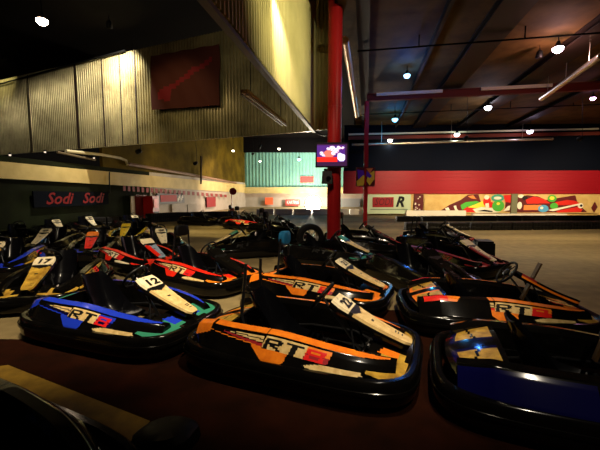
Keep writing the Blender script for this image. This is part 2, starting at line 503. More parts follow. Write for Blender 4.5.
KARTS = [
 ('orange22', 0.08, 3.10, -22, 'nearest orange go-kart in the centre foreground with a cream number 22 front panel', None, 'bars'),
 ('blue12', -1.95, 3.81, -20, 'blue go-kart with cream number 12 front panel, left of the nearest orange kart', None, None),
 ('orange21', 0.30, 4.88, -24, 'orange go-kart with a blue headrest and number 21, directly behind the nearest orange kart', None, 'blue'),
 ('red', -1.65, 5.85, -34, 'red go-kart with a tall black headrest, standing left of the blue headrest', None, 'black'),
 ('redwhite', -3.36, 7.16, -38, 'red go-kart with a white topped front panel, left of the tall black headrest', None, None),
 ('navy', 2.11, 2.37, -20, 'dark blue go-kart cut off by the right edge, in the right foreground', None, None),
 ('orangedk', 2.31, 4.03, -9, 'orange striped black go-kart at far right, nose toward the open floor', None, None),
 ('dark', 2.05, 5.86, -75, 'plain black go-kart directly behind the rear end of the orange striped black kart', None, None),
 ('green', 0.65, 7.63, -25, 'black go-kart with green and cream front panel in the right cluster', G2, None),
 ('maroon', 3.14, 7.04, -60, 'go-kart with white and maroon front panel beside the open floor', G2, None),
 ('dark', 1.75, 10.25, -30, 'plain black go-kart just right of the red round pillar', G2, 'black'),
 ('dark', 3.61, 9.10, -40, 'plain black go-kart with upright frame in the middle of the right cluster', G2, 'bars'),
 ('white', 4.19, 10.43, -35, 'rearmost black go-kart of the right cluster with a white front panel', G2, None),
 ('dark', 1.65, 8.74, -20, 'plain black go-kart in front of the red pillar, right of the big tyre', G2, None),
 ('dark', -0.55, 10.80, -20, 'dark go-kart with tall headrest standing left of the upright tyre', None, 'black'),
 ('green', -1.35, 8.75, -160, 'dark go-kart with green nose standing alone left of the blue headrest', None, 'bars'),
 ('dark', -5.09, 17.46, -20, 'leftmost black go-kart of the distant row in front of the tyre wall', G3, None),
 ('dark', -2.94, 17.11, -20, 'second black go-kart of the distant row in front of the tyre wall', G3, 'black'),
 ('red', -2.33, 15.38, -25, 'distant go-kart with red bodywork in the far row', G3, 'black'),
 ('dark', -1.01, 13.58, -25, 'nearest black go-kart of the distant row, with tall headrest', G3, 'black'),
 ('cream', -3.74, 5.18, -75, 'go-kart facing the camera with an upright worn cream front panel numbered 17', G1, None),
 ('bluecream', -5.85, 6.76, -70, 'blue go-kart at the far left edge facing the camera, behind the cream fronted kart', G1, None),
 ('white', -6.71, 9.29, -80, 'black go-kart with a white numbered front panel, nearest the right end of the lettered banner', G1, None),
 ('yellow', -5.44, 10.89, -75, 'go-kart with a bright yellow front panel on the left', G1, None),
 ('white', -3.83, 9.31, -60, 'black go-kart with a white front panel, right of the yellow one', G1, None),
 ('fire', -5.09, 8.53, -70, 'go-kart with orange and red front panel and blue bodywork on the left', G1, None),
 ('red', -4.51, 3.58, -20, 'red go-kart cut off by the left edge, behind the blue kart', G1, None),
 ('white', -8.70, 14.02, -40, 'black go-kart with small white panel, second from the left in the back left row', G1, None),
 ('white', -7.30, 14.90, -40, 'distant black go-kart with a small white panel, rightmost of the back left row', G1, None),
 ('white', -8.87, 12.38, -40, 'distant black go-kart with white panel, leftmost of the back left row', G1, None),
 ('dark', -8.54, 10.40, -40, 'plain black go-kart in the dark left corner', G1, None),
 ('dark', -6.00, 13.01, -40, 'plain black go-kart in front of the red vending machine', G1, None),
]
made = [kart(*k) for k in KARTS]
ob('support_bar', MB().bar((.28, -.06, .33), (.46, -.06, .76), .065, .02).mesh('support_bar', mat('rusty_bar', (.10,.055,.02), .5, metal=.4)), made[6])
ob('support_bar', MB().bar((-.02, -.04, .38), (.10, -.04, .86), .045, .02).mesh('support_bar', D.materials['rusty_bar']), made[5])

# kart only partly in frame: lower left, nose toward the picture, dark
kart('dark', -1.78, 1.46, -25, 'black go-kart in deep shadow at the lower left corner of the picture', None, None)

# ---------------------------------------------------------------- floor
fm = D.materials.new('sealed_concrete'); fm.use_nodes = True
nt = fm.node_tree; b = nt.nodes['Principled BSDF']
tc = nt.nodes.new('ShaderNodeTexCoord')
n1 = nt.nodes.new('ShaderNodeTexNoise'); n1.inputs['Scale'].default_value = .35; n1.inputs['Detail'].default_value = 7
n2 = nt.nodes.new('ShaderNodeTexNoise'); n2.inputs['Scale'].default_value = 5; n2.inputs['Detail'].default_value = 5
mp = nt.nodes.new('ShaderNodeMapping'); mp.inputs['Scale'].default_value = (.25, 1.6, 1); mp.inputs['Rotation'].default_value = (0,0,R(12))
nt.links.new(tc.outputs['Object'], mp.inputs['Vector']); nt.links.new(mp.outputs['Vector'], n1.inputs['Vector'])
nt.links.new(tc.outputs['Object'], n2.inputs['Vector'])
mx = nt.nodes.new('ShaderNodeMix'); mx.data_type = 'FLOAT'; mx.inputs[0].default_value = .3
nt.links.new(n1.outputs['Fac'], mx.inputs[2]); nt.links.new(n2.outputs['Fac'], mx.inputs[3])
cr = nt.nodes.new('ShaderNodeValToRGB')
cr.color_ramp.elements[0].position = .36; cr.color_ramp.elements[0].color = (.12,.085,.035,1)
cr.color_ramp.elements[1].position = .66; cr.color_ramp.elements[1].color = (.30,.225,.10,1)
nt.links.new(mx.outputs[0], cr.inputs['Fac']); nt.links.new(cr.outputs['Color'], b.inputs['Base Color'])
b.inputs['Roughness'].default_value = .7; b.inputs['Specular IOR Level'].default_value = .3
struct('floor', MB().box((2, 21, -.1), (56, 54, .2)), fm)
# near floor's lack of light put into a dark red brown colour; ochre strip
M_floorshade = mat('near_floor_shade', (.020,.0045,.0014), .9, spec=.05, noise=(.009,.0025,.0008), nscale=3)
M_ochre = mat('ochre_floor_strip', (.26,.15,.016), .6, spec=.2, noise=(.15,.085,.01), nscale=7)
a = [at(*q, 0) for q in ((-60, 372), (20, 366), (140, 415), (158, 423), (134, 442), (0, 384), (-80, 392))]
def slab(poly, z0, z1):
    n = len(poly); vs = [(p[0], p[1], z0) for p in poly]+[(p[0], p[1], z1) for p in poly]
    return MB().add(vs, [tuple(range(n-1, -1, -1)), tuple(range(n, 2*n))]+[(i, (i+1) % n, n+(i+1) % n, n+i) for i in range(n)])
struct('trim_1', slab([(-8, 3.75), (-1.2, 3.5), (-.6, 4.2), (.5, 4.5), (2.0, 4.5), (3.6, 3.6), (5.5, 3.3), (5.5, -1), (-8, -1)], 0, .002), M_floorshade)
ln = [at(*q, .004) for q in ((-70, 376), (8, 365), (150, 421), (131, 441), (0, 398), (-90, 404))]
struct('trim_2', slab([(p.x, p.y) for p in ln], .002, .005), M_ochre)  # flat ochre strip over the near floor
M_wline = mat('worn_white_floor_paint', (.55,.47,.34), .6)
w0, w1 = at(-20, 263, 0), at(27, 241, 0)
struct('trim_3', MB().bar((w0.x, w0.y, .003), (w1.x, w1.y, .003), .28, .006), M_wline)

# ---------------------------------------------------------------- room shell
U = Vector((.19, 1, 0)).normalized()
C0 = at(315, 131, 3.6); A0 = at(0, 155, 3.6)
AD = (C0-A0).normalized()
def corr(P0, d, L, z0, z1, pitch, depth, nrm, z1b=None):
    """corrugated sheet, real ribs, from P0 along d"""
    P0 = Vector(P0); pts = []; x = 0
    while x < L:
        for dx, h in ((0, 0), (.5, 0), (.6, 1), (.9, 1)):
            if x+dx*pitch <= L: pts.append((x+dx*pitch, h*depth))
        x += pitch
    vs = []
    for t, h in pts:
        p = P0+d*t+nrm*h
        vs += [(p.x, p.y, z0), (p.x, p.y, z1)]
    for t, h in reversed(pts):
        p = P0+d*t-nrm*.06
        vs += [(p.x, p.y, z0), (p.x, p.y, z1)]
    n = len(vs)//2
    fs = [(2*i, 2*((i+1) % n), 2*((i+1) % n)+1, 2*i+1) for i in range(n)]
    m = len(pts)
    fs += [(2*i, 2*(i+1), 2*(2*m-2-i), 2*(2*m-1-i)) for i in range(m-1)]
    return MB().add(vs, fs)
M_sheet = mat('galvanised_cream_sheet', (.56,.48,.25), .30, metal=.6, noise=(.26,.22,.11), nscale=.9)
M_sheet2 = mat('cream_sheet', (.60,.52,.22), .45, noise=(.44,.38,.15), nscale=.7)
nA = Vector((AD.y, -AD.x, 0))
if nA.y > 0: nA = -nA
Aleft = C0-AD*24
struct('wall_left', corr((Aleft.x, Aleft.y, 0), AD, 24, 3.6, 7.35, .135, .045, nA), M_sheet)
# partition running away from the camera
nB = Vector((U.y, -U.x, 0))
Bst = C0-U*9.6
struct('wall_partition', corr((Bst.x, Bst.y, 0), U, 9.55, 3.6, 8.2, .12, .045, nB), M_sheet2)
struct('trim_4', MB().bar(Bst+Vector((0,0,-.03))-nB*.03, C0+Vector((0,0,-.03))-nB*.03, .10, .06), mat('edge_angle', (.10,.085,.05), .5, metal=.4))
# short end face by the pillar
E1 = Vector((1.20, C0.y-.15, 0))
dE = (E1-Vector((C0.x, C0.y, 0))); LE = dE.length; dE.normalize()
struct('wall_end', corr((C0.x+.03, C0.y-.02, 0), dE, LE, 3.62, 8.2, .115, .03, Vector((dE.y, -dE.x, 0))), M_sheet2)
# ceilings
M_ceil = mat('brown_roof_sheet', (.135,.075,.022), .8, spec=.15, noise=(.065,.034,.010), nscale=1.2)
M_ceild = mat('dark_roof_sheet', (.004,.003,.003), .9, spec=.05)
M_beam = mat('dark_oxide_steel', (.012,.006,.004), .6, spec=.2)
M_redst = mat('red_painted_steel', (.34,.009,.011), .4, coat=.1)
def xe(y): return 1.22+.19*(y-10.9)
ZC = 6.5
vs = [(xe(-4), -4), (xe(45), 45), (28, 45), (28, -4)]
struct('ceiling', slab(vs, ZC, ZC+.15), M_ceil)
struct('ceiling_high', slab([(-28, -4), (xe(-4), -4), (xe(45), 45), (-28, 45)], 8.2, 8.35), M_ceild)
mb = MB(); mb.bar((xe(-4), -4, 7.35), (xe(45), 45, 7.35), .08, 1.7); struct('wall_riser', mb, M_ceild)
V = Vector((1, -.19, 0)).normalized()
# long roof beams (each a thing)
k = 0
for x0, w, lb in ((1.75, .35, 'dark roof beam next to the red pillar'), (3.95, .10, 'thin roof beam beside the blue lamp'), (5.6, .85, 'wide dark roof beam right of the blue lamp'), (8.7, .85, 'wide dark roof beam under the pink lamp'), (12.2, .7, 'dark roof beam at the upper right corner')):
    mb = MB(); p = Vector((x0-.19*8.0, 2, ZC-.125)); q = p+U*23.5
    mb.bar(p+Vector((0,0,-.11)), q+Vector((0,0,-.11)), w, .03); mb.bar(p+Vector((0,0,.105)), q+Vector((0,0,.105)), w, .03); mb.bar(p, q, .06, .2)
    o = ob('roof_beam', mb.mesh('roof_beam', M_beam)); o['label'] = lb; o['category'] = 'beam'; o['group'] = 'roof beams over the track'
# thin cross rods under the roof sheets
k = 0
for yy, lb in ((8.6, 'thin dark cross rod nearest the camera under the roof'), (11.6, 'thin dark cross rod above the blue lamp'), (20.5, 'thin dark cross rod beyond the red frame')):
    p = Vector((xe(yy)+.5, yy, ZC-.36)); q = p+V*15
    mb = MB(); mb.tube([p, q], .025, 6)
    for t in range(1, 15, 3):
        s = p+V*(t+.9); mb.tube([s, s+Vector((0,0,.352))], .02, 5)
    o = ob('cross_rod', mb.mesh('cross_rod', M_ceild)); o['label'] = lb; o['category'] = 'rod'; o['group'] = 'cross rods under the roof'
# transverse steel beams
def xbeam(p, L, z, h, m, lb, nm='cross_beam'):
    p = Vector((p[0], p[1], z)); q = p+V*L
    mb = MB(); mb.bar(p+Vector((0,0,-h/2)), q+Vector((0,0,-h/2)), .22, .03); mb.bar(p+Vector((0,0,h/2)), q+Vector((0,0,h/2)), .22, .03); mb.bar(p, q, .05, h)
    o = ob(nm, mb.mesh(nm, m)); o['label'] = lb; o['category'] = 'beam'; return o
M_redbeam = mat('red_oxide_beam', (.13,.018,.010), .6, spec=.2)
PF = at(367, 97, 6.1)
xbeam((PF.x, PF.y), 18, 6.06, .30, M_redbeam, 'red brown steel cross beam carried by the thin red post')
M_pale = mat('pale_flange_lit_ledge', (.70,.62,.45), .5)
s0 = Vector((PF.x+.3, PF.y-.21, 6.15))
for a_, b_, lb in ((.1, 3.0, 'pale strip above the red cross beam next to the blue lamp'), (4.6, 7.4, 'bright pale strip above the red cross beam in the middle')):
    o = ob('lit_ledge_strip', MB().bar(s0+V*a_, s0+V*b_, .05, .14).mesh('lit_ledge_strip', M_pale)); o['label'] = lb; o['category'] = 'strip'  # light on the beam ledge, painted as a pale strip
PG = at(372, 136, 5.75)
RB = Vector((4.0, 25.5, 0)); RD = Vector((1, -.03, 0)).normalized()
o = ob('cross_beam', MB().bar((3.4, 24.6, 5.7), (20, 23.6, 5.9), .12, .10).mesh('cross_beam', M_pale)); o['label'] = 'pale thin cross beam high along the dark far wall'; o['category'] = 'beam'
o = ob('cross_beam', MB().bar((3.4, 24.6, 5.45), (22, 23.5, 5.62), .12, .22).mesh('cross_beam', M_redbeam)); o['label'] = 'rust red cross beam under the pale one at the far wall'; o['category'] = 'beam'
# left hall wall
LP = Vector((-12.1, 0, 0)); LD = Vector((.13, 1, 0)).normalized(); LN = Vector((LD.y, -LD.x, 0))
def Lpt(Y, z=0, off=0): 
    p = LP+Vector((.13*Y, Y, 0))+LN*off; return Vector((p.x, p.y, z))
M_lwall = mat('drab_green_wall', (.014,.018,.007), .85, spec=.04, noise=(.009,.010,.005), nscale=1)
M_uwall = mat('ochre_brown_wall', (.12,.082,.008), .85, spec=.05, noise=(.05,.034,.004), nscale=.6)
M_band = mat('cream_band_paint', (.60,.46,.18), .6, noise=(.48,.36,.13), nscale=1.4)
def wallseg(Y0, Y1, z0, z1, z0b=None, off=0, th=.15):
    a, b_ = Lpt(Y0, 0, off), Lpt(Y1, 0, off); n = -LN*th
    z0b = z0 if z0b is None else z0b
    vs = [(a.x, a.y, z0), (b_.x, b_.y, z0b), (b_.x, b_.y, z1), (a.x, a.y, z1)]
    vs += [(x+n.x, y+n.y, z) for x, y, z in vs]
    return MB().add(vs, [(0,1,2,3), (7,6,5,4), (0,4,5,1), (1,5,6,2), (2,6,7,3), (3,7,4,0)])
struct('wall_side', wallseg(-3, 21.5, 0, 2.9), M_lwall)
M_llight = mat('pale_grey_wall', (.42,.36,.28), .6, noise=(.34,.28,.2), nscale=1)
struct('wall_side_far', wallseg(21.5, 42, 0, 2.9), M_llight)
struct('wall_upper', wallseg(17.4, 42, 2.9, 8.2), M_uwall)
struct('trim_5', wallseg(-3, 41.9, 2.30, 2.68, 1.70, off=.10, th=.09), M_band)
# far wall
FY = 42
M_teal = mat('teal_corrugated_sheet', (.20,.40,.30), .5, metal=.1, noise=(.15,.31,.24), nscale=.5)
struct('wall_far', corr((-7.9, FY, 0), Vector((1,0,0)), 26, 2.35, 6.5, .40, .08, Vector((0,-1,0))), M_teal)
struct('wall_far_bulkhead', MB().box((5.2, FY-.2, 7.35), (26, .6, 1.7)), M_ceild)
struct('trim_6', MB().box((5.2, FY-.35, 2.0), (26, .5, .72)), M_band)
struct('wall_far_lower', MB().box((5.2, FY+.1, .82), (26, .2, 1.64)), M_llight)
# right wall: navy above, red band, mural board below
M_navyw = mat('dark_navy_sheet', (.0018,.003,.008), .7, spec=.06)
M_redw = mat('red_slat_cladding', (.27,.003,.009), .5)
def rw(X): return 25.5-.03*(X-4)
def rbox(X0, X1, z0, z1, th, off=0):
    a = Vector((X0, rw(X0)-off, (z0+z1)/2)); b_ = Vector((X1, rw(X1)-off, (z0+z1)/2)); return MB().bar(a, b_, th, z1-z0)
struct('wall_right', rbox(3.2, 27, 3.2, 6.5, .1, 0), M_navyw)
mb = MB()
zz = 1.56
for i in range(7):
    h = .238; 
    mb.bar(Vector((3.15, rw(3.15)-.12, zz+h/2)), Vector((27, rw(27)-.12, zz+h/2)), .12, h-.025); zz += h
mb.bar(Vector((3.15, rw(3.15)-.09, 2.39)), Vector((27, rw(27)-.09, 2.39)), .08, 1.66)
struct('wall_right_cladding', mb, M_redw)
M_board = mat('ochre_mural_board', (.62,.42,.15), .6, noise=(.5,.32,.10), nscale=2)
struct('wall_right_lower', rbox(4.9, 27, 0, 1.56, .1, 0), M_board)
struct('wall_corner', MB().bar((25, -4, 3.2), (25, 42, 3.2), .2, 6.4), M_ceild)

# ---------------------------------------------------------------- mural paintings (flat, painted on boards)
M_mred = mat('mural_red', (.60,.02,.012), .5); M_mdark = mat('mural_maroon', (.10,.012,.012), .5)
M_mgreen = mat('mural_green', (.07,.38,.04), .5); M_mteal = mat('mural_teal', (.05,.30,.20), .5)
M_myel = mat('mural_yellow', (.85,.62,.05), .5); M_mwhite = mat('mural_white', (.75,.70,.55), .5)
M_mblue = mat('mural_blue', (.08,.32,.55), .5); M_mink = mat('mural_black', (.015,.01,.01), .5); M_moran = mat('mural_orange', (.75,.22,.05), .5)
MURM = [M_board, M_mred, M_mdark, M_mgreen, M_mteal, M_myel, M_mwhite, M_mblue, M_mink, M_moran]
def mural(px0, px1, shapes, label):
    a = on_line(px0, 205, (4, 25.5-.2), (1, -.03)); b_ = on_line(px1, 205, (4, 25.5-.2), (1, -.03))
    d = (b_-a); L = math.hypot(d.x, d.y); d = Vector((d.x/L, d.y/L, 0)); nrm = Vector((d.y, -d.x, 0))
    mb = MB(); z0, z1 = .18, 1.53
    c = (a+b_)/2; mb.bar(Vector((a.x, a.y, (z0+z1)/2)), Vector((b_.x, b_.y, (z0+z1)/2)), .04, z1-z0)
    for i, (mi, poly) in enumerate(shapes):
        pts = [Vector((a.x, a.y, 0))+d*(x*L)+nrm*(.024+.0015*i)+Vector((0,0,z0+(z1-z0)*(1-y))) for x, y in poly]
        mb.add(pts, [tuple(range(len(pts)))], mi)
    o = ob('mural_board', mb.mesh('mural_board', MURM, fix=False)); o['label'] = label; o['category'] = 'mural'; return o
def ell(cx, cy, rx, ry, n=16): return [(cx+rx*math.cos(2*math.pi*i/n), cy+ry*math.sin(2*math.pi*i/n)) for i in range(n)]
mural(424, 511, [
 (2, [(.18,.92), (.30,.55), (.42,.30), (.50,.02), (.62,.0), (.66,.5), (.60,.95)]),
 (6, [(.24,.75), (.28,.70), (.30,.85), (.26,.88)]), (6, [(.34,.62), (.37,.60), (.38,.78), (.41,.90), (.36,.86)]),
 (1, [(.44,.95), (.48,.70), (.56,.66), (.62,.8), (.64,.97)]),
 (9, [(.50,.1), (.56,.05), (.60,.25), (.54,.22)]),
 (3, [(.42,.58), (.48,.42), (.60,.36), (.68,.5), (.60,.62), (.50,.66), (.44,.85)]),
 (5, [(.50,.70), (.60,.52), (.70,.30), (.76,.42), (.70,.64), (.62,.74)]),
 (6, [(.56,.80), (.66,.68), (.80,.74), (.88,.9), (.84,.98), (.60,.98)]), (8, [(.6,.9), (.7,.82), (.8,.9), (.78,.95)]),
 (1, ell(.72,.38,.045,.26)), (6, ell(.715,.16,.03,.12)), (1, ell(.76,.56,.04,.16)), (6, [(.70,.5), (.74,.46), (.75,.7), (.71,.72)]),
 (4, ell(.84,.20,.075,.20)), (6, ell(.84,.20,.045,.08)), (3, ell(.85,.62,.07,.30)), (5, ell(.85,.5,.02,.07)),
 (1, [(.90,.05), (1.0,.02), (1.0,.45), (.93,.42)]), (2, [(.93,.42), (1,.45), (1,.95), (.93,.9)]), (6, [(.91,.9), (.96,.62), (.99,.6), (.98,.85)]),
], 'colourful race car mural with green, yellow and white shapes, left of the grey post')
mural(517, 599, [
 (2, [(.0,.15), (.12,.05), (.25,.12), (.35,.3), (.70,.05), (.74,.5), (.86,.95), (.0,.97)]),
 (6, ell(.04,.10,.035,.10)), (6, ell(.03,.6,.03,.2)), (8, ell(.09,.2,.035,.12)),
 (1, [(.10,.30), (.20,.10), (.34,.28), (.40,.48), (.12,.5)]), (9, [(.08,.58), (.30,.56), (.34,.82), (.08,.84)]),
 (1, [(.46,.42), (.60,.30), (.70,.34), (.80,.55), (.50,.58)]), (1, [(.48,.88), (.74,.66), (.80,.80), (.78,.95), (.50,.97)]),
 (3, ell(.42,.22,.055,.19)), (5, ell(.42,.2,.03,.10)), (3, ell(.45,.62,.05,.16)), (7, ell(.32,.76,.065,.2)), (6, ell(.30,.72,.02,.07)),
 (6, [(.38,.84), (.76,.48), (.80,.52), (.44,.90)]), (6, ell(.77,.6,.035,.14)), (8, ell(.78,.6,.015,.07)),
 (2, [(.90,.72), (.94,.38), (.98,.68), (.94,.98)]),
], 'red race car mural with green and blue shapes at the right edge')
gp = on_line(514, 205, (4, 25.5-.3), (1, -.03))
struct('trim_7', MB().box((gp.x, gp.y, .8), (.42, .1, 1.52)), mat('grey_green_post', (.16,.16,.09), .5))
# patterned poster strip left of the murals
p0 = on_line(414, 205, (4, 25.25), (1, -.03)); p1 = on_line(423, 205, (4, 25.25), (1, -.03))
mb = MB(); mb.bar(Vector((p0.x, p0.y, .88)), Vector((p1.x, p1.y, .88)), .04, 1.3)
for i in range(10):
    x = random.uniform(.1, .9); z = random.uniform(.35, 1.4)
    c = p0.lerp(p1, x); mb.box((c.x, c.y-.03, z), (.1, .01, .08), mi=1)
o = ob('poster', mb.mesh('poster', [M_mdark, M_mwhite])); o['label'] = 'narrow maroon and white poster between the R sign and the mural'; o['category'] = 'poster'

# sign board with R
s0 = on_line(367, 204, (4, 25.1), (1, -.03)); s1 = on_line(411, 204, (4, 25.1), (1, -.03))
sc_ = empty('sign_board', 'pale green sign with a red panel and black letter R under the red cladding', 'sign', (s0.x, s0.y-.05, .1))
z0, z1 = .05, 1.5
mb = MB(); mb.box(((s1.x-s0.x)/2, 0, 0), (s1.x-s0.x, .05, 1.4))
M_sgn = mat('pale_green_sign', (.45,.52,.33), .5)
ob('board', mb.mesh('board', M_sgn), sc_, (0, 0, .72))
W_ = s1.x-s0.x
mb = MB(); mb.box((W_*.36, -.05, .86), (W_*.48, .02, .72)); ob('red_panel', mb.mesh('red_panel', mat('sign_red', (.26,.004,.007), .5)), sc_)
mb = MB(); mb.box((W_*.735, -.05, .86), (W_*.25, .02, .72)); ob('white_panel', mb.mesh('white_panel', M_sgn), sc_)
mb = MB(); text_mb('R', 1.0, .3, mb=mb, ax=(1,0,0), ay=(0,0,1), o=(W_*.735, -.07, .86), bold=.04, width=.62); ob('letter_r', mb.mesh('letter', M_ink), sc_)
mb = MB(); text_mb('SODI', .72, .25, mb=mb, ax=(1,0,0), ay=(0,0,1), o=(W_*.36, -.07, .86), width=W_*.4); ob('lettering', mb.mesh('lettering', mat('sign_darkred', (.07,.002,.004), .5)), sc_)
mb = MB(); mb.box((W_*.5, -.05, .34), (W_*.85, .02, .05)); ob('underline', mb.mesh('underline', mat('sign_line', (.1,.16,.12), .5)), sc_)

# ---------------------------------------------------------------- track barriers: rows of low black blocks
def barrier_block(p, q, h, w, label, group, m, tyre=True):
    p = Vector((p[0], p[1], 0)); q = Vector((q[0], q[1], 0)); d = (q-p); L = d.length; d.normalize(); s = Vector((-d.y, d.x, 0))
    mb = MB(); n = 10
    prof = [(-w/2, 0), (-w/2, h*.42), (-w*.44, h*.5), (-w/2, h*.58), (-w/2, h*.92), (-w*.4, h), (w*.4, h), (w/2, h*.92), (w/2, 0)]
    vs = []; N = len(prof)
    for i in range(n+1):
        k = 1 if i % 2 else .93
        for a_, z in prof: vs.append(p+d*(L*i/n)+s*a_*k+Vector((0,0,z)))
    fs = [(i*N+j, i*N+(j+1) % N, (i+1)*N+(j+1) % N, (i+1)*N+j) for i in range(n) for j in range(N)]
    fs += [tuple(range(N-1, -1, -1)), tuple(n*N+j for j in range(N))]
    mb.add(vs, fs)
    o = ob('barrier_block', mb.mesh('barrier_block', m)); o['label'] = label; o['category'] = 'barrier'; o['group'] = group; return o
def barrier(px, z, h, w, n, label, m, group):
    P = [at(x, y, 0) for x, y in px]
    lens = [(P[i+1]-P[i]).length for i in range(len(P)-1)]; T = sum(lens)
    def pt(t):
        t *= T
        for i, l in enumerate(lens):
            if t <= l+1e-6: return P[i].lerp(P[i+1], t/l)
            t -= l
        return P[-1]
    for i in range(n):
        a_, b_ = pt(i/n), pt((i+1)/n)
        d = (b_-a_)*.045
        barrier_block(a_+d, b_-d, h, w, label, group, m)
M_barr = mat('black_barrier_plastic', (.010,.009,.009), .5)
barrier([(404, 230), (470, 230), (540, 229.5), (640, 228)], 0, .33, .4, 12, 'low black barrier block in the row edging the open right-hand floor', M_barr, 'right track barrier row')
barrier([(395, 221.5), (470, 221), (560, 220.5), (640, 220)], 0, .30, .3, 10, 'low dark barrier block in the second row close below the murals', M_barr, 'mural barrier row')
barrier([(148, 223), (165, 221.5), (185, 220.5), (215, 220), (236, 219)], 0, .50, .5, 8, 'black tyre wall block in the row at the left end of the track', M_barr, 'left tyre wall row')
barrier([(93, 227), (115, 226), (138, 224)], 0, .45, .5, 4, 'black barrier block in the shadow below the lettered banner', M_barr, 'shadowed barrier row')
M_wbar = mat('white_barrier', (.62,.56,.46), .5)
barrier([(256, 214.5), (300, 214.5), (345, 214.5), (386, 214.5)], 0, .42, .3, 7, 'white barrier block in the row before the far wall', M_wbar, 'white far barrier row')
a_, b_ = at(418, 219, 0), at(484, 219, 0)
o = ob('curb', MB().bar((a_.x, a_.y+2.5, .205), (b_.x, b_.y+2.5, .205), .3, .41).mesh('curb', M_wbar)); o['label'] = 'white ledge strip beneath the mural'; o['category'] = 'ledge'
a_, b_ = at(488, 218.6, 0), at(590, 218.6, 0)
o = ob('curb', MB().bar((a_.x, a_.y+2.0, .10), (b_.x, b_.y+2.0, .10), .25, .2).mesh('curb', M_wbar)); o['label'] = 'thin white ledge strip beneath the right mural'; o['category'] = 'ledge'
# black foam crash block
cb = at(483, 268, 0)
mb = MB(); mb.box((0, 0, .26), (.36, .5, .5), taper=.94); mb.box((0, 0, .53), (.30, .42, .03))
o = ob('crash_block', mb.mesh('crash_block', M_matte), None, (cb.x+.16, cb.y+.32, 0), R(-15)); o['label'] = 'black block barrier at the right end of the kart cluster'; o['category'] = 'crash block'

c = at(166, 448, 0)
mb = MB()
rr = [(.17*math.cos(2*math.pi*i/20)*(1.15 if i < 10 else 1), .15*math.sin(2*math.pi*i/20)) for i in range(20)]
vs = []
for z, k in ((0, 1), (.03, 1.06), (.09, 1.0), (.125, .75), (.13, .3)): vs += [(x*k, y*k, z) for x, y in rr]
mb.add(vs, [(i*20+j, i*20+(j+1) % 20, (i+1)*20+(j+1) % 20, (i+1)*20+j) for i in range(4) for j in range(20)]+[tuple(range(19, -1, -1)), tuple(range(80, 100))])
o = ob('black_lump', mb.mesh('black_lump', M_matte, True), None, (c.x, c.y, .006), R(20)); o['label'] = 'black lump on the dark floor at the bottom edge of the picture'; o['category'] = 'block'  # plain black lump standing for an unidentified shape
# ---------------------------------------------------------------- pillars
pp = at(333.5, 249, 0)
t = empty('round_pillar', 'thick round red pillar in the centre carrying the screen', 'pillar', (pp.x, pp.y, 0))
mb = MB(); mb.lathe([(.19, 0), (.19, 8.19)], (0,0,0), 'Z', 28); ob('shaft', mb.mesh('shaft', M_redst, True), t)
mb = MB(); mb.box((0, 0, .02), (.55, .55, .04)); mb.lathe([(.23, .04), (.23, .14), (.2, .16)], (0,0,0), 'Z', 24); ob('base_plate', mb.mesh('base_plate', M_redst, True), t)
mb = MB(); mb.lathe([(.205, 0), (.205, .06)], (0,0,3.9), 'Z', 24); ob('collar', mb.mesh('collar', M_redst, True), t)
t = empty('steel_post', 'thin red steel post right of the round pillar, carrying the cross beam', 'post', (PF.x, PF.y, 0))
mb = MB(); mb.box((0, 0, 2.95), (.06, .16, 5.9)); mb.box((0, -.09, 2.95), (.18, .02, 5.9)); mb.box((0, .09, 2.95), (.18, .02, 5.9)); ob('shaft', mb.mesh('shaft', M_redst), t)
mb = MB(); mb.box((0, 0, .015), (.4, .4, .03)); ob('base_plate', mb.mesh('base_plate', M_redst), t)

# screen on the pillar
tv = at(332, 155, 2.66)
k = (pp.y-.33)/ray(332, 155).y; q = ray(332, 155)*k
TV = Vector((q.x, q.y, CAMZ+q.z))
t = empty('television', 'hanging screen with a bright red and pink picture on the round pillar', 'screen', TV, R(-3))
W_, H_ = .88, .66
mb = MB(); mb.box((0, .03, 0), (W_, .06, H_)); mb.box((0, .0, H_/2-.02), (W_, .05, .04)); mb.box((0, .0, -H_/2+.02), (W_, .05, .04)); mb.box((-W_/2+.02, 0, 0), (.04, .05, H_)); mb.box((W_/2-.02, 0, 0), (.04, .05, H_))
ob('housing', mb.mesh('housing', M_matte), t)
def scr(u, v):
    # abstract broadcast picture
    x, y = u, 1-v
    if y > .80 or x > .93 or y < .06: return 0
    if (x-.82)**2+((y-.62)*.8)**2 < .018: return 2
    for cx, cy, r in ((.50, .20, .10), (.62, .30, .10), (.72, .18, .07), (.15, .42, .07), (.22, .52, .05), (.85, .18, .05), (.36, .22, .05), (.75, .5, .08), (.55, .42, .08)):
        if (x-cx)**2+((y-cy)*.9)**2 < r*r: return 2 if (int(x*30)+int(y*22)) % 3 else 4
    if y > .58 and x < .68: return 1
    if (x-.4)**2+((y-.45))**2 < .03: return 5
    return 3
E_ = lambda n, c, s: mat(n, (.02,.02,.02), .4, emit=c, es=s)
mb = MB(); mb.grid(lambda u, v: Vector(((u-.5)*.80, -.005, (v-.5)*.58)), 44, 32, scr)
ob('screen', mb.mesh('screen', [E_('scr_dark', (.06,.01,.07), .8), E_('scr_red', (1,.02,.01), 1.3), E_('scr_white', (.85,.75,1), 1.7), E_('scr_purple', (.12,.02,.3), .9), E_('scr_pink', (1,.35,.45), 1.5), E_('scr_orange', (1,.18,.12), 1.4)], fix=False), t)
mb = MB(); mb.box((.02, .095, .0), (.14, .08, .2)); ob('wall_bracket', mb.mesh('wall_bracket', M_matte), t)
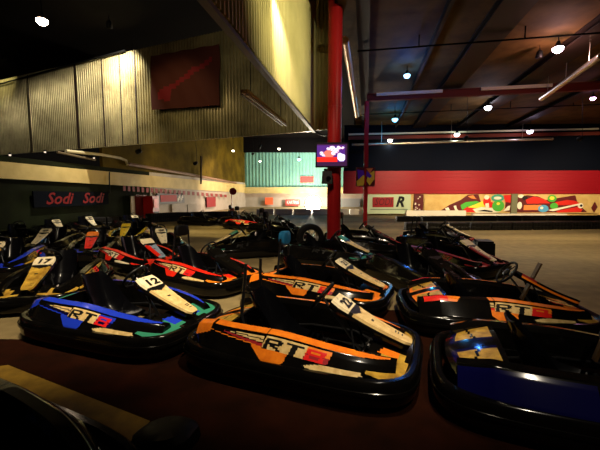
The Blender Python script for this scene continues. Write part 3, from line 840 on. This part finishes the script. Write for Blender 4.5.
# small speaker below the screen
k = (pp.y-.28)/ray(327, 176).y; q = ray(327, 176)*k
t = empty('speaker', 'small dark loudspeaker on the pillar below the screen', 'speaker', (q.x, q.y, CAMZ+q.z-.04), R(20))
mb = MB(); mb.box((0, 0, 0), (.24, .2, .34), taper=.85); ob('cabinet', mb.mesh('cabinet', mat('speaker_grey', (.05,.05,.05), .6)), t)
mb = MB(); mb.lathe([(.075, 0), (.07, -.01), (.03, .02), (.0, .015)], (0, -.10, -.04), 'Y', 18); ob('cone', mb.mesh('cone', M_matte, True), t)
mb = MB(); mb.box((-.04, .0, .2), (.08, .06, .07)); ob('bracket', mb.mesh('bracket', M_matte), t)
# purple and yellow poster on the thin post
k = (PF.y-.25)/ray(365.5, 177).y; q = ray(365.5, 177)*k
mb = MB(); mb.box((0, 0, 0), (.9, .03, .9))
for i, (mi, poly) in enumerate([(1, [(-.4,.35), (-.1,.3), (-.05,.05), (-.35,-.1)]), (2, [(-.42,-.2), (-.1,.1), (.0,-.05), (-.1,-.4), (-.4,-.42)]), (2, [(.1,.1), (.4,.3), (.42,-.1), (.2,-.4), (.05,-.2)]), (3, [(.02,.4), (.35,.42), (.2,.15)]), (1, [(.05,.3), (.3,.05), (.2,-.05), (.02,.05)]), (4, [(-.06,.42), (.02,.42), (.02,-.4), (-.06,-.4)])]):
    mb.add([(x, -.02-.002*i, z) for x, z in poly], [tuple(range(len(poly)))], mi)
o = ob('poster', mb.mesh('poster', [M_mdark, mat('poster_purple', (.10,.02,.45), .5), M_myel, M_moran, M_redst], fix=False), None, (q.x, q.y, CAMZ+q.z)); o['label'] = 'square purple and yellow poster fixed to the thin red post'; o['category'] = 'poster'

# upright car tyre leaning at the pillar
k = at(317, 249, 0)
t = empty('car_tyre', 'large upright car tyre with spoked metal rim left of the pillar', 'tyre', (k.x-.20, k.y-.22, .375), R(8))
t.scale = (1.25, 1.25, 1.25)
mb = MB(); mb.lathe([(.17, -.10), (.25, -.11), (.29, -.09), (.30, -.05), (.30, .05), (.29, .09), (.25, .11), (.17, .10), (.16, 0), (.17, -.10)], (0,0,0), 'Y', 36); ob('tread', mb.mesh('tread', M_rubber, True), t)
mb = MB(); mb.lathe([(.175, -.09), (.16, -.085), (.155, .08), (.175, .09), (.18, 0), (.175, -.09)], (0,0,0), 'Y', 30)
for i in range(7):
    a_ = 2*math.pi*i/7; mb.bar((.03*math.cos(a_), -.06, .03*math.sin(a_)), (.165*math.cos(a_), -.05, .165*math.sin(a_)), .03, .025)
mb.lathe([(.0, -.08), (.035, -.075), (.04, -.04), (0, -.03)], (0,0,0), 'Y', 16)
ob('rim', mb.mesh('rim', mat('wheel_silver', (.55,.52,.48), .35, metal=.3), True), t)

# ---------------------------------------------------------------- ducts and pipes
M_foil = mat('silver_duct_foil', (.62,.56,.44), .28, metal=.9)
def duct(p, q, r, label, m=M_foil, nm='flexible_duct', cat='duct', ridges=60):
    p = Vector(p); q = Vector(q); pts = []; rr = []
    for i in range(ridges*2+1):
        pts.append(p.lerp(q, i/(ridges*2))); rr.append(r if i % 2 else r*.86)
    mb = MB(); mb.tube(pts, rr, 14)
    for f in (.15, .5, .85): c = p.lerp(q, f); mb.tube([c, Vector((c.x, c.y, ZC-.01))], .012, 5)
    o = ob(nm, mb.mesh(nm, m, True)); o['label'] = label; o['category'] = cat; return o
duct(at(345, 40, 5.9), at(357, 116, 5.9), .12, 'corrugated brown and silver duct right of the red pillar', mat('brown_duct_foil', (.42,.25,.10), .4, metal=.7))
duct(at(601, 56, 5.6), at(541, 99, 5.6), .10, 'silver corrugated duct at the upper right')
duct((3.6, 24.3, 4.95), (17.0, 23.6, 5.25), .085, 'long silver duct running across above the navy wall', ridges=120)
def pipe(pts, r, label, m, cat='pipe'):
    mb = MB(); mb.tube(pts, r, 8); o = ob('pipe', mb.mesh('pipe', m, True)); o['label'] = label; o['category'] = cat
M_pipe = mat('pale_pipe', (.48,.42,.26), .4)
def Lpx(x, y, off=.2): return on_line(x, y, (LP.x+LN.x*off, LP.y+LN.y*off), (LD.x, LD.y))
pipe([Lpx(66, 151), Lpx(100, 154.5), Lpx(120, 158), Lpx(126, 160.5), Lpx(127.5, 165)], .07, 'pale pipe bending down at its end above the cream band', M_pipe)
pipe([Lpx(128, 164), Lpx(190, 174.5), Lpx(236, 183)], .10, 'long thin handrail pipe along the ochre upper wall', mat('rail_brown', (.22,.13,.08), .4))
pipe([Lpx(57, 152), Lpx(95, 160)], .05, 'thin dark pipe beside the pale bent pipe', mat('dark_pipe', (.12,.09,.05), .5))
pipe([Lpx(109.5, 172), Lpx(109.5, 193)], .03, 'thin vertical pipe on the drab green wall beside the banner', M_tube)
pipe([Lpx(201, 156, .45), Lpx(201, 184, .45)], .08, 'vertical dark conduit on the ochre upper wall', mat('conduit', (.05,.03,.015), .5))
# cable strung before the corrugated wall
def Apx(x, y, off=.12):
    return on_line(x, y, (C0.x+nA.x*off, C0.y+nA.y*off), (AD.x, AD.y))
mb = MB(); mb.tube([Apx(-20, 89), Apx(0, 84), Apx(60, 67.5), Apx(125, 50.5)], .035, 6); o = ob('cable', mb.mesh('cable', M_matte)); o['label'] = 'black cable strung across the corrugated wall'; o['category'] = 'cable'
for i, (x0, y0, x1, y1) in enumerate([(74, 58, 78, 148), (101, 53, 105, 144), (119, 52, 122, 143), (134, 52, 138, 142), (27, 66, 29, 152)]):
    p, q = Apx(x0, y0, .04), Apx(x1, y1, .04); q = Vector((p.x+(q.x-p.x)*.3, p.y+(q.y-p.y)*.3, q.z))
    struct('trim_%d' % (20+i), MB().bar((p.x, p.y, 3.62), (p.x, p.y, 7.3), .05, .03), M_beam)
# maroon banner
pb = [Apx(*q, .20) for q in ((152, 110), (219, 105), (219, 44), (151, 56))]
mb = MB()
def PB(u, v):
    a_ = pb[0].lerp(pb[1], u); b_ = pb[3].lerp(pb[2], u); p = a_.lerp(b_, v)
    return p+nA*(.05*math.sin(u*9+v*3)*math.sin(v*3.1)+.03*math.sin(u*23+v*9))
def bcol(u, v):
    d = abs((v-.30)-(u-.15)*.62)
    if .1 < u < .9 and d < .05 and v > .12: return 1
    if .06 < u < .3 and .12 < v < .34 and abs(v-.22)-(u-.06)*.45 < 0: return 1
    return 0
mb.grid(PB, 30, 22, bcol, th=tuple(-nA*.01))
o = ob('banner', mb.mesh('banner', [mat('maroon_cloth', (.065,.014,.008), .85), mat('red_cloth_print', (.16,.008,.010), .8)], True, fix=False)); o['label'] = 'dark maroon cloth banner hung on the corrugated wall'; o['category'] = 'banner'
# strip light hanging below the partition
p, q = at(244, 91, 3.62), at(284, 123, 3.62)
t = empty('strip_light', 'unlit strip light fitting hanging left of the corrugated partition', 'light fitting', p)
d = q-p
mb = MB(); mb.bar((0,0,0), d, .16, .07); ob('housing', mb.mesh('housing', mat('housing_tan', (.55,.40,.18), .5)), t)
mb = MB(); mb.tube([Vector((-.05,0,-.07)), d+Vector((-.05,0,-.07))], .022, 8); mb.tube([Vector((.05,0,-.07)), d+Vector((.05,0,-.07))], .022, 8); ob('lamp_tube', mb.mesh('lamp_tube', mat('dull_tube', (.25,.25,.22), .3), True), t)
mb = MB(); 
for s in (.12, .88): mb.tube([d*s+Vector((0,0,.03)), d*s+Vector((0,0,4.55))], .01, 5)
ob('hanger', mb.mesh('hanger', M_matte), t)
# loop cable at the end of the partition
mb = MB(); mb.tube([C0+Vector((.02,-.12,-.05)), C0+Vector((.25,-.15,-.17)), C0+Vector((.5,-.18,-.17)), C0+Vector((.62,-.2,-.05))], .02, 6); o = ob('cable', mb.mesh('cable', M_matte, True)); o['label'] = 'black cable loop hanging at the pillar end of the partition'; o['category'] = 'cable'

# ---------------------------------------------------------------- things on the left wall
def lbox(name, x0, y0, x1, y1, m, label, cat, off=.12, th=.06, extra=None, kind=None):
    a_ = Lpx(x0, (y0+y1)/2, off); b_ = Lpx(x1, (y0+y1)/2, off)
    z1 = Lpx((x0+x1)/2, y0, off).z; z0 = Lpx((x0+x1)/2, y1, off).z
    mb = MB(); mb.bar(Vector((a_.x, a_.y, (z0+z1)/2)), Vector((b_.x, b_.y, (z0+z1)/2)), th, z1-z0)
    ms = m
    if extra: ms = extra(mb, a_, b_, z0, z1, m)
    o = ob(name, mb.mesh(name, ms, fix=False))
    if kind: o['kind'] = kind
    else: o['label'] = label; o['category'] = cat
    return o
def script_text(mb, a_, b_, z0, z1, m):
    d = (b_-a_); d.z = 0; L = d.length; d.normalize()
    for f in (.28, .74):
        text_mb('Sodi', (z1-z0)*1.05, .35, mi=1, mb=mb, ax=d, ay=(0,0,1), o=Vector((a_.x, a_.y, (z0+z1)/2))+d*L*f+LN*.04, width=L*.34, bold=.02)
    return [m, mat('red_script', (.20,.008,.008), .7)]
lbox('banner', 33, 191.5, 108, 206, mat('black_banner', (.005,.006,.009), .9, spec=.03), 'long black banner with red script lettering on the left wall', 'banner', extra=script_text)
def kart_sign(mb, a_, b_, z0, z1, m):
    d = (b_-a_); d.z = 0; L = d.length; d.normalize()
    c = Vector((a_.x, a_.y, (z0+z1)/2))
    mb.bar(c+d*L*.1+LN*.04, c+d*L*.68+LN*.04, .02, (z1-z0)*.62, 1)
    for j in range(6):
        mb.bar(c+d*L*(.70+.04*j)+LN*.045+Vector((0,0,.12*((j*7) % 3-1))), c+d*L*(.74+.04*j)+LN*.045+Vector((0,0,.12*((j*7) % 3-1))), .02, .25, 2)
    return [m, mat('sign_red_bright', (.36,.003,.004), .6), mat('sign_white', (.6,.55,.45), .5)]
lbox('sign_board', 157, 193, 184, 203.5, M_matte, 'black sign with a bright red panel and white checker on the left wall', 'sign', extra=kart_sign)
lbox('door_1', 135.5, 195, 146.5, 219, mat('maroon_door', (.12,.012,.010), .5), '', '', kind='structure')
lbox('trim_30', 131, 196, 134.5, 217, mat('pale_frame', (.62,.50,.34), .5), '', '', off=.2, kind='structure')
def vend(mb, a_, b_, z0, z1, m):
    d = (b_-a_); d.z = 0; L = d.length; d.normalize()
    c = Vector((a_.x, a_.y, 0))
    mb.bar(c+d*L*.15+LN*.33+Vector((0,0,z0+(z1-z0)*.66)), c+d*L*.7+LN*.33+Vector((0,0,z0+(z1-z0)*.66)), .02, (z1-z0)*.4, 1)
    mb.bar(c+d*L*.15+LN*.33+Vector((0,0,z0+(z1-z0)*.22)), c+d*L*.85+LN*.33+Vector((0,0,z0+(z1-z0)*.22)), .02, (z1-z0)*.12, 2)
    return [m, mat('vending_panel', (.75,.05,.03), .4), M_matte]
lbox('vending_machine', 148, 196, 154.5, 217.5, mat('vending_red', (.40,.012,.012), .4), 'red upright vending machine standing against the left wall', 'vending machine', off=.5, th=.6, extra=vend)
lbox('wall_panel', 172, 204, 186.5, 215, M_llight, 'left pale panel of the pair under the red sign', 'panel', th=.05)
lbox('wall_panel', 187.5, 204, 201, 215, M_llight, 'right pale panel of the pair under the red sign', 'panel', th=.05)
lbox('poster', 206.5, 197, 215.5, 207, mat('poster_red', (.24,.003,.005), .6), 'square red poster on the pale far left wall', 'poster')
# pennant string under the cream band: one small flag each
M_flag = mat('pennant_red', (.22,.015,.012), .6)
for i in range(23):
    x = 123+i*4.6; y = 185.6+(x-123)*.088
    p, q = Lpx(x, y, .24), Lpx(x+2.4, y+.2, .24)
    z = p.z-.28
    mb = MB(); mid = (p+q)/2
    vs = [p, q, Vector((q.x, q.y, z)), Vector((p.x, p.y, z))]; vs += [v+LN*.012 for v in vs]
    mb.add(vs, [(0,1,2,3), (7,6,5,4), (0,4,5,1), (1,5,6,2), (2,6,7,3), (3,7,4,0)])
    o = ob('pennant', mb.mesh('pennant', M_flag)); o['label'] = 'small red flag in the string under the cream band'; o['category'] = 'flag'; o['group'] = 'flags under the cream band'
# far wall signs
def fbox(name, x0, y0, x1, y1, m, label, cat, Y=41.85, text=None, tm=None):
    a_ = on_line(x0, y1, (0, Y), (1, 0)); b_ = on_line(x1, y0, (0, Y), (1, 0)); c = (a_+b_)/2
    mb = MB(); mb.box(c, (b_.x-a_.x, .06, b_.z-a_.z)); ms = [m]
    if text:
        text_mb(text, (b_.z-a_.z)*.8, .2, mi=1, mb=mb, ax=(1,0,0), ay=(0,0,1), o=(c.x, Y-.045, c.z), width=(b_.x-a_.x)*.85, bold=.02); ms.append(tm)
    o = ob(name, mb.mesh(name, ms, fix=False)); o['label'] = label; o['category'] = cat
M_fr = mat('faded_red', (.42,.05,.04), .5); M_fp = mat('pale_pink', (.7,.5,.45), .5)
fbox('sign_board', 300.5, 176.5, 313.5, 182.5, M_fr, 'faded red sign on the teal corrugated far wall', 'sign', 41.8, 'SODI', mat('dull_red', (.2,.06,.05), .5))
fbox('sign_board', 285.5, 199.5, 300, 205.5, M_fr, 'pink lettered sign on the white far wall left of the floodlight', 'sign', 41.5, 'KARTING', M_fp)
fbox('poster', 265, 197.5, 273, 204.5, mat('poster_orange', (.75,.12,.04), .5), 'small orange red poster on the white far wall', 'poster', 41.5)
fbox('wall_panel', 340, 198.5, 360, 209, mat('grey_panel', (.22,.22,.20), .5), 'grey panel between the round pillar and the thin post', 'panel', 41.5)
# red marshal flag board at the left end
k = at(232, 214.5, 0)
t = empty('flag_stand', 'red warning board on a pole at the distant tyre wall', 'sign', (k.x, k.y, 0), R(10))
mb = MB(); mb.tube([(0,0,0), (0,0,1.75)], .03, 8); ob('pole', mb.mesh('pole', M_redst, True), t)
mb = MB(); mb.lathe([(0, -.02), (.27, -.02), (.27, .02), (0, .02)], (.1, 0, 1.75), 'Y', 18); ob('round_board', mb.mesh('round_board', M_redw), t)
mb = MB(); mb.box((0,0,.25), (.5,.4,.5), taper=.6); ob('base', mb.mesh('base', M_redst), t)

# ---------------------------------------------------------------- lamps (each a hanging fitting with its real light)
def light(name, typ, loc, power, col, parent=None, size=.1, rot=None, spot=None, blend=.6):
    l = D.lights.new(name, typ); l.energy = power; l.color = col
    if typ in ('POINT', 'SPOT'): l.shadow_soft_size = size
    if typ == 'SPOT': l.spot_size = R(spot or 90); l.spot_blend = blend
    if typ == 'AREA': l.size = size
    o = D.objects.new(name, l); COL.objects.link(o); o.location = loc
    if rot is not None: o.rotation_euler = rot
    if parent: o.parent = parent
    return o
def lamp(px, py, z, r, bulbcol, strength, power, lightcol, label, top=ZC, group=None):
    c = at(px, py, z)
    t = empty('ceiling_lamp', label, 'lamp', c, 0, group)
    mb = MB(); mb.lathe([(r*.60, .0), (r*.62, .04), (r*.5, r*.5), (r*.3, r*1.2), (.02, r*1.3)], (0,0,0), 'Z', 20); ob('lamp_shade', mb.mesh('lamp_shade', M_matte, True), t)
    mb = MB(); mb.lathe([(.0, -r*.9), (r*.5, -r*.78), (r*.85, -r*.35), (r*.9, 0), (r*.55, .03)], (0,0,0), 'Z', 20)
    m = mat('lamp_glow', (.1,.1,.1), .5, emit=bulbcol, es=strength); ob('bulb', mb.mesh('bulb', m, True), t)
    mb = MB(); mb.tube([(0,0,r*1.3), (0,0,top-z)], .015, 6); ob('hanger', mb.mesh('hanger', M_matte), t)
    if power: light('lamp_light', 'POINT', (0, 0, -r*1.25), power, lightcol, t, .12)
    return t
LG = 'small lamps along the dark far wall'
lamp(407, 75, 6.15, .14, (.30,.62,1), 5, 90, (.05,.25,1.0), 'bright blue lamp under the roof right of the pillar')
lamp(395, 119, 6.1, .20, (.2,.7,1), 5, 100, (.05,.40,1.0), 'cyan lamp just behind the red cross beam')
lamp(390, 140, 5.4, .20, (1,.9,.7), 10, 40, (.8,.9,.7), 'pale lamp below the cyan lamp at the far wall')
lamp(558, 48, 6.15, .17, (1,.75,.85), 28, 130, (1,.50,.45), 'brightest pinkish lamp at the upper right')
lamp(488, 107, 6.1, .20, (.8,.85,1), 18, 80, (.8,.7,.85), 'white lamp in the middle of the right roof')
lamp(457, 134, 5.6, .20, (.75,.9,.9), 14, 20, (.7,.8,.6), 'white green tinted lamp near the far wall, left one of the pair')
lamp(530, 131, 5.6, .20, (.85,.75,1), 14, 20, (.8,.6,1), 'white violet tinted lamp near the far wall, right one of the pair')
lamp(493, 153, 4.7, .13, (1,.7,.6), 10, 8, (1,.6,.5), 'small pinkish lamp hanging before the navy wall')
lamp(552, 149.5, 4.8, .14, (.8,.6,1), 10, 8, (.7,.5,1), 'small violet lamp hanging before the navy wall')
lamp(438, 151, 4.7, .08, (1,.8,.7), 7, 0, None, 'tiny warm lamp hanging before the navy wall')
lamp(387, 155, 4.5, .08, (1,.95,.8), 8, 0, None, 'tiny white lamp left before the navy wall')
lamp(593, 98, 6.0, .13, (1,.5,.9), 9, 10, (1,.4,.7), 'pink lamp at the right edge under the roof')
lamp(42, 20, 6.6, .17, (1,.72,.5), 30, 20, (1,.75,.5), 'bright lamp at the upper left above the corrugated wall', top=8.2)
lamp(299, 159, 5.2, .22, (.3,.75,1), 7, 200, (.15,.5,1), 'blue white lamp before the teal far wall', top=8.2)
lamp(279, 148.5, 6.3, .16, (1,.85,.6), 10, 60, (1,.8,.5), 'warm lamp high left of the blue one', top=8.2)
lamp(233, 150.5, 5.6, .14, (1,.85,.55), 10, 45, (1,.75,.3), 'warm lamp before the ochre upper wall, left of the two', top=8.2)
lamp(260, 161, 5.0, .14, (1,.85,.6), 10, 60, (1,.8,.35), 'warm lamp before the ochre upper wall, right of the two', top=8.2)
for x, y in ((10, 155), (45, 152), (94, 158)):
    c = Lpx(x, y, .4); t = empty('spot_bulb', {10: 'tiny faint bulb at the left edge above the cream band', 45: 'tiny faint bulb under the corrugated wall', 94: 'tiny bulb beside the pale bent pipe'}[x], 'bulb', c)
    mb = MB(); mb.lathe([(0, -.04), (.035, -.02), (.035, .02), (0, .03)], (0,0,0), 'Z', 10); ob('bulb', mb.mesh('bulb', mat('faint_glow', (.1,.1,.1), .5, emit=(1,.8,.6), es=1.2), True), t)
    mb = MB(); mb.lathe([(.04, .0), (.045, .05), (.01, .07)], (0,0,.02), 'Z', 10); ob('holder', mb.mesh('holder', M_matte, True), t)

# floodlight facing the camera at the far end
c = at(312, 202, 1.0)
Yf = 34; q = ray(313, 204)*(Yf/ray(313, 204).y)
t = empty('floodlight', 'dazzling white floodlight on a stand at the far end of the hall', 'floodlight', (q.x, q.y, 0))
hz = CAMZ+q.z
mb = MB(); mb.lathe([(0, -.05), (.75, -.05), (.80, .0), (.80, .12), (.5, .3)], (0, 0, hz), 'Y', 28); 
ob('lens', mb.mesh('lens', mat('flood_glow', (.1,.1,.1), .5, emit=(1,.92,.75), es=60), True), t)
mb = MB(); mb.lathe([(.84, -.04), (.86, .1), (.55, .45), (.1, .5)], (0, 0, hz), 'Y', 28); ob('housing', mb.mesh('housing', M_matte, True), t)
mb = MB(); mb.tube([(0, .2, 0), (0, .2, max(.1, hz-.5))], .05, 8); mb.box((0, .2, .03), (.8, .6, .06)); ob('stand', mb.mesh('stand', M_matte), t)
light('flood_light', 'POINT', (0, -.9, hz+.1), 1200, (1,.85,.62), t, .3)
light('flood_glare_fill', 'POINT', (0, 4.5, hz+.6), 2600, (1,.82,.66), t, .3)  # added unseen light behind the floodlight; its wall glow stands in for glare

# unseen spot lamps; all but the wall washers are added to brighten things
def unseen_lamp(loc, aim, power, col, spot, label, size=.12, blend=.7):
    t = empty('unseen_spot', label, 'lamp', loc)  # fitting is unseen; can and hanger are added around the light
    d = (Vector(aim)-Vector(loc)).normalized(); Q = d.to_track_quat('-Z', 'Y').to_matrix()
    mb = MB(); mb.lathe([(.10, -.02), (.11, .0), (.09, .18), (.04, .24), (.02, .25)], (0,0,0), 'Z', 16, M=Q); ob('can', mb.mesh('can', M_matte, True), t)
    top = (8.17 if loc[0] < xe(loc[1]) else ZC-.02)
    mb = MB(); mb.tube([Q @ Vector((0,0,.22)), (0, 0, top-loc[2])], .012, 6); ob('hanger', mb.mesh('hanger', M_matte), t)
    light('spot_light', 'SPOT', Q @ Vector((0,0,-.16)), power, col, t, size, d.to_track_quat('-Z', 'Y').to_euler(), spot, blend)
    return t
WARM = (1,.66,.30); WARM2 = (1,.83,.58)
# corrugated wall washers, then added spots for strip light, banner and partition
p = Apx(110, 40, 1.15); unseen_lamp((p.x, p.y, 7.75), Apx(114, 105, 0), 2500, (1,.91,.76), 120, 'spot lamp above the brightest bay of the corrugated wall', .05, 1.0)
p = Apx(3, 50, .9); unseen_lamp((p.x, p.y, 7.8), Apx(-10, 95, 0), 170, (1,.90,.48), 80, 'spot lamp above the left end of the corrugated wall')
unseen_lamp((-2.4, 7.0, 5.6), Apx(262, 100, 0), 160, (1,.88,.62), 80, 'added spot lamp in front of the strip light')
unseen_lamp((-6.2, 9.5, 7.4), Apx(180, 128, 0), 300, (1,.82,.42), 60, 'added spot lamp above the maroon banner')
unseen_lamp((4.4, 4.2, 4.6), tuple(C0-U*4.2+Vector((0,0,1.6))), 2100, (1,.93,.60), 64, 'added spot lamp lighting the corrugated partition', .05, 1.0)
# added spots that brighten karts, floor, murals and far walls
unseen_lamp((-.3, 5.8, 5.4), (.6, 9.9, .3), 420, (1,.80,.56), 66, 'added spot lamp aimed at the foot of the round pillar', .05)
unseen_lamp((1.3, -.3, 4.6), (1.95, 2.2, .2), 260, (1,.86,.66), 52, 'added spot lamp above the dark blue kart', .05, .6)
unseen_lamp((1.0, 1.4, 5.4), (.2, 4.3, .3), 1200, WARM2, 54, 'added spot lamp above the nearest central karts', .05)
unseen_lamp((-1.7, 2.0, 5.6), (-2.9, 5.6, .3), 1700, WARM2, 66, 'added spot lamp above the left karts', .05)
unseen_lamp((2.9, 3.0, 5.4), (2.9, 6.4, .3), 330, WARM2, 56, 'added spot lamp above the right karts', .05)
unseen_lamp((-2.6, 13.5, 6.6), (-2.6, 13.0, 0), 1700, (1,.80,.34), 92, 'added spot lamp above the open floor at the left', .3, .9)
unseen_lamp((8, 12.0, 6.1), (8.0, 12.5, 0), 1650, (1,.80,.44), 120, 'added spot lamp above the open floor at the right', .3)
unseen_lamp((8, 17.0, 4.2), (8.6, 25.4, 1.2), 3900, (1,.80,.50), 78, 'added spot lamp aimed at the left mural', .2, 1.0)
unseen_lamp((13.5, 17.0, 4.2), (14.2, 25.2, 1.2), 3500, (1,.80,.50), 78, 'added spot lamp aimed at the grey post of the murals', .2, 1.0)
unseen_lamp((19, 17.0, 4.2), (19.8, 25.0, 1.2), 3200, (1,.80,.50), 78, 'added spot lamp aimed at the right mural', .2, 1.0)
unseen_lamp((-3.5, 30, 5.5), (-8.9, 32, .6), 2700, (1,.76,.60), 76, 'added spot lamp aimed at the pale far left wall', .2)
unseen_lamp((-4.5, 33, 5.3), (-8.2, 36, 4.2), 260, (1,.75,.2), 90, 'added spot lamp aimed at the ochre upper wall', .2)
unseen_lamp((2.0, 36, 6.0), (0, 42, 3.0), 2100, (.85,1,.92), 120, 'added spot lamp aimed at the teal far wall', .2)
unseen_lamp((-7.2, 15.5, 3.4), (-10.4, 17.0, 2.4), 85, (1,.70,.20), 120, 'added spot lamp near the cream band', .2)
unseen_lamp((-6.5, 21.5, 3.4), (-9.9, 23.0, 2.0), 160, (1,.76,.40), 120, 'added spot lamp near the vending machine', .2)

w = D.worlds.new('dark_hall'); scene.world = w; w.use_nodes = True
w.node_tree.nodes['Background'].inputs['Color'].default_value = (.9,.75,.6,1)
w.node_tree.nodes['Background'].inputs['Strength'].default_value = .004

cam = D.cameras.new('camera'); co = D.objects.new('camera', cam); COL.objects.link(co)
co.location = (0, 0, CAMZ); co.rotation_euler = (math.pi/2-PITCH, 0, 0)
cam.sensor_width = 36; cam.lens = 36*F/600; cam.clip_start = .02; cam.clip_end = 200
scene.camera = co
vs_ = scene.view_settings; vs_.view_transform = 'Standard'; vs_.look = 'None'; vs_.gamma = 1; vs_.exposure = 0; vs_.use_curve_mapping = False
